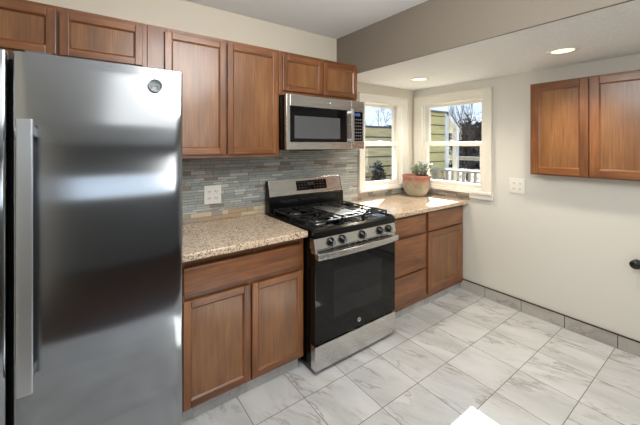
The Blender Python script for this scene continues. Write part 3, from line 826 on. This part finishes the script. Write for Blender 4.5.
b = MB(); board_wall(b, 4.15, 5.42, 0.0, 0.0, 2.95, 0.26, 0.03); b.box(4.15, 5.42, 0.03, 0.75, 0, 2.95)
for i in range(1, 12): b.box(4.15, 5.42, -0.012, 0.03, i*0.26-0.022, i*0.26, 1)  # dark strips stand in for the shadow line under each lap
b.build('siding', [M['yell'], M['ddeck_shade']], s)
MB().box(5.40, 5.56, -0.03, 0.12, 0, 3.0).build('corner_post', M['white'], s)
b = MB(); b.prism([(5.42, 2.95), (5.56, 3.0), (6.16, 2.50), (6.16, 2.40)], -0.03, 0.75, 'y'); b.build('lean_to_roof', M['white'], s)
MB().box(5.98, 6.12, -0.03, 0.10, 0, 2.48).build('porch_post', M['white'], s)
MB().box(5.56, 5.98, 0.25, 0.30, 0, 2.5).build('side_panel', plain('pale_blue_grey_panel', s2l(150, 160, 166), 0.5), s)
MB().box(4.10, 5.5, -0.06, 0.80, 2.95, 3.0).build('roof', M['roof'], s)
rl = thing('deck_railing', 'weathered wooden deck railing with pale top rail outside the window', 'railing', (3.35, 0, GZ+0.003))
MB().box(-0.06, 0.08, -1.6, 2.0, 1.44, 1.48).build('top_rail', M['deckw'], rl)
MB().box(-0.02, 0.02, -1.6, 2.0, 0.60, 0.66).build('bottom_rail', M['deckw'], rl)
bal = MB().box(-0.02, 0.02, -0.02, 0.02, 0.62, 1.44).build('baluster', M['deckw'], rl)
for i in range(28):
    c_ = bal if i == 0 else bal.copy()
    if i: C.objects.link(c_); c_.parent = rl
    c_.location = (0, -1.5+i*0.126, 0)
for yy in (-1.6, 1.95): MB().box(-0.045, 0.045, yy-0.045, yy+0.045, 0.45, 1.5).build('post', M['deckw'], rl)
dk = MB()
for i in range(22): dk.box(0.35+i*0.142, 0.485+i*0.142, -1.7, 2.1, 0.42, 0.45)
dk.box(0.35, 3.47, -1.7, 2.1, 0.0, 0.42)
tag(dk.build('deck_platform', M['ddeck_shade'], loc=(0.0, 0, GZ)), 'weathered plank deck platform outside the window under the railing', 'deck')
ch = thing('dark_shrub', 'dark bushy shrub standing in front of the board fence', 'shrub', (2.42, 2.72, GZ))
rs = random.Random(11); b = MB()
for lobe, cnt in (((-0.12, 0, 1.25, .16, .42), 420), ((0.08, 0, 0.92, .34, .22), 520), ((0.05, 0, 0.5, .25, .3), 260)):
    for _ in range(cnt):
        d = Vector((rs.gauss(0, 1), rs.gauss(0, 1), rs.gauss(0, 1))).normalized()*rs.random()**.4
        p = Vector((lobe[0]+d.x*lobe[3], d.y*min(lobe[3], .25), lobe[2]+d.z*lobe[4]))
        a = Vector((rs.gauss(0, 1), rs.gauss(0, 1), rs.gauss(0, 1))).normalized(); c = a.orthogonal().normalized()
        b.quad([p-a*.05, p-c*.022, p+a*.05, p+c*.022])
b.build('foliage', M['shrub'], ch)
b = MB()
for k in range(5): b.tube([(0.02*k-0.04, 0, 0), (0.05*(k-2), 0.03*(k % 2), 0.5), (0.06*(k-2.4), 0, 1.05)], [.018, .014, .008], 6)
b.build('stems', M['bark'], ch)
def bare_tree(seed, H):
    rnd = random.Random(seed); mb = MB()
    def grow(p, d, L, r, lev):
        n = 3; pts = [p]; q = p.copy(); dd = d.copy()
        for i in range(n):
            dd = (dd + Vector((rnd.uniform(-1, 1), rnd.uniform(-1, 1), rnd.uniform(-.4, .7)))*0.16).normalized()
            q = q + dd*L/n; pts.append(q.copy())
        mb.tube(pts, [r*(1-.18*i) for i in range(n+1)], 5 if lev < 2 else 3, 0, False)
        if lev >= 5: return
        for k in range(rnd.choice((3, 4)) if lev < 4 else 4):
            ax = dd.orthogonal().normalized(); ax = Matrix.Rotation(rnd.random()*6.28, 3, dd) @ ax
            nd = (Matrix.Rotation(rnd.uniform(0.35, 0.95), 3, ax) @ dd + Vector((0, 0, .12))).normalized()
            grow(pts[-1] if k < 2 else pts[rnd.choice((1, 2, 3))], nd, L*rnd.uniform(0.6, 0.82), max(r*0.52, 0.006), lev+1)
    grow(Vector((0, 0, 0)), Vector((0, 0, 1)), H*0.27, H*0.022, 0)
    return mb
protos = []
spots = [(10.0, 4.1, 4.4, 'bare tree standing nearest behind the deck railing'), (14.5, 7.3, 6.0, 'bare tree in the middle distance behind the white shed porch'),
         (22.0, 11.6, 8.5, 'tall bare tree farthest behind the deck railing'), (15.0, 10.6, 6.0, 'bare tree rising behind the yellow shed'),
         (9.2, 9.2, 5.2, 'bare tree rising above the board fence'), (5.6, 6.6, 3.6, 'smaller bare tree behind the board fence beside the microwave')]
for i, (x, y, H, lb) in enumerate(spots):
    if i < 3:
        o = bare_tree(20+i, 5.0).build('bare_tree', M['bark']); protos.append(o)
    else:
        o = protos[i % 3].copy(); C.objects.link(o)
    o.location = (x, y, GZ); o.rotation_euler = (0, 0, i*1.7); o.scale = (H/5.0*0.62, H/5.0*0.62, H/5.0)
    tag(o, lb, 'tree', 'bare winter trees')
def hedge(x0, x1, y0, y1, h, seed, name, label):
    rnd = random.Random(seed); mb = MB()
    for _ in range(9000):
        p = Vector((rnd.uniform(x0, x1), rnd.uniform(y0, y1), GZ + h*rnd.random()**.8*(0.75+0.25*mnoise.noise(Vector((x0+rnd.random(), y0, rnd.random()))))))
        a = Vector((rnd.gauss(0, 1), rnd.gauss(0, 1), rnd.gauss(0, 1))).normalized(); c = a.orthogonal().normalized(); s_ = rnd.uniform(.12, .36)
        mb.quad([p-a*s_-c*s_*.5, p+a*s_-c*s_*.5, p+a*s_*.8+c*s_*.5, p-a*s_*.8+c*s_*.5])
    return tag(mb.build(name, M['dgreen']), label, 'treeline', None, 'stuff')
hedge(24.5, 27.0, 9.0, 23.0, 5.6, 3, 'treeline', 'dull brown winter treeline far beyond the lawn')
fb = thing('rail_fence', 'low weathered rail fence across the lawn beyond the deck', 'fence', (8.2, 0, GZ))
for zz in (0.55, 1.0, 1.45): MB().box(-0.02, 0.02, 1.0, 7.5, zz, zz+0.14).build('rail', M['deckw'], fb)
for yy in (1.0, 3.1, 5.3, 7.4): MB().box(-0.06, 0.04, yy-0.05, yy+0.05, 0, 1.7).build('post', M['deckw'], fb)
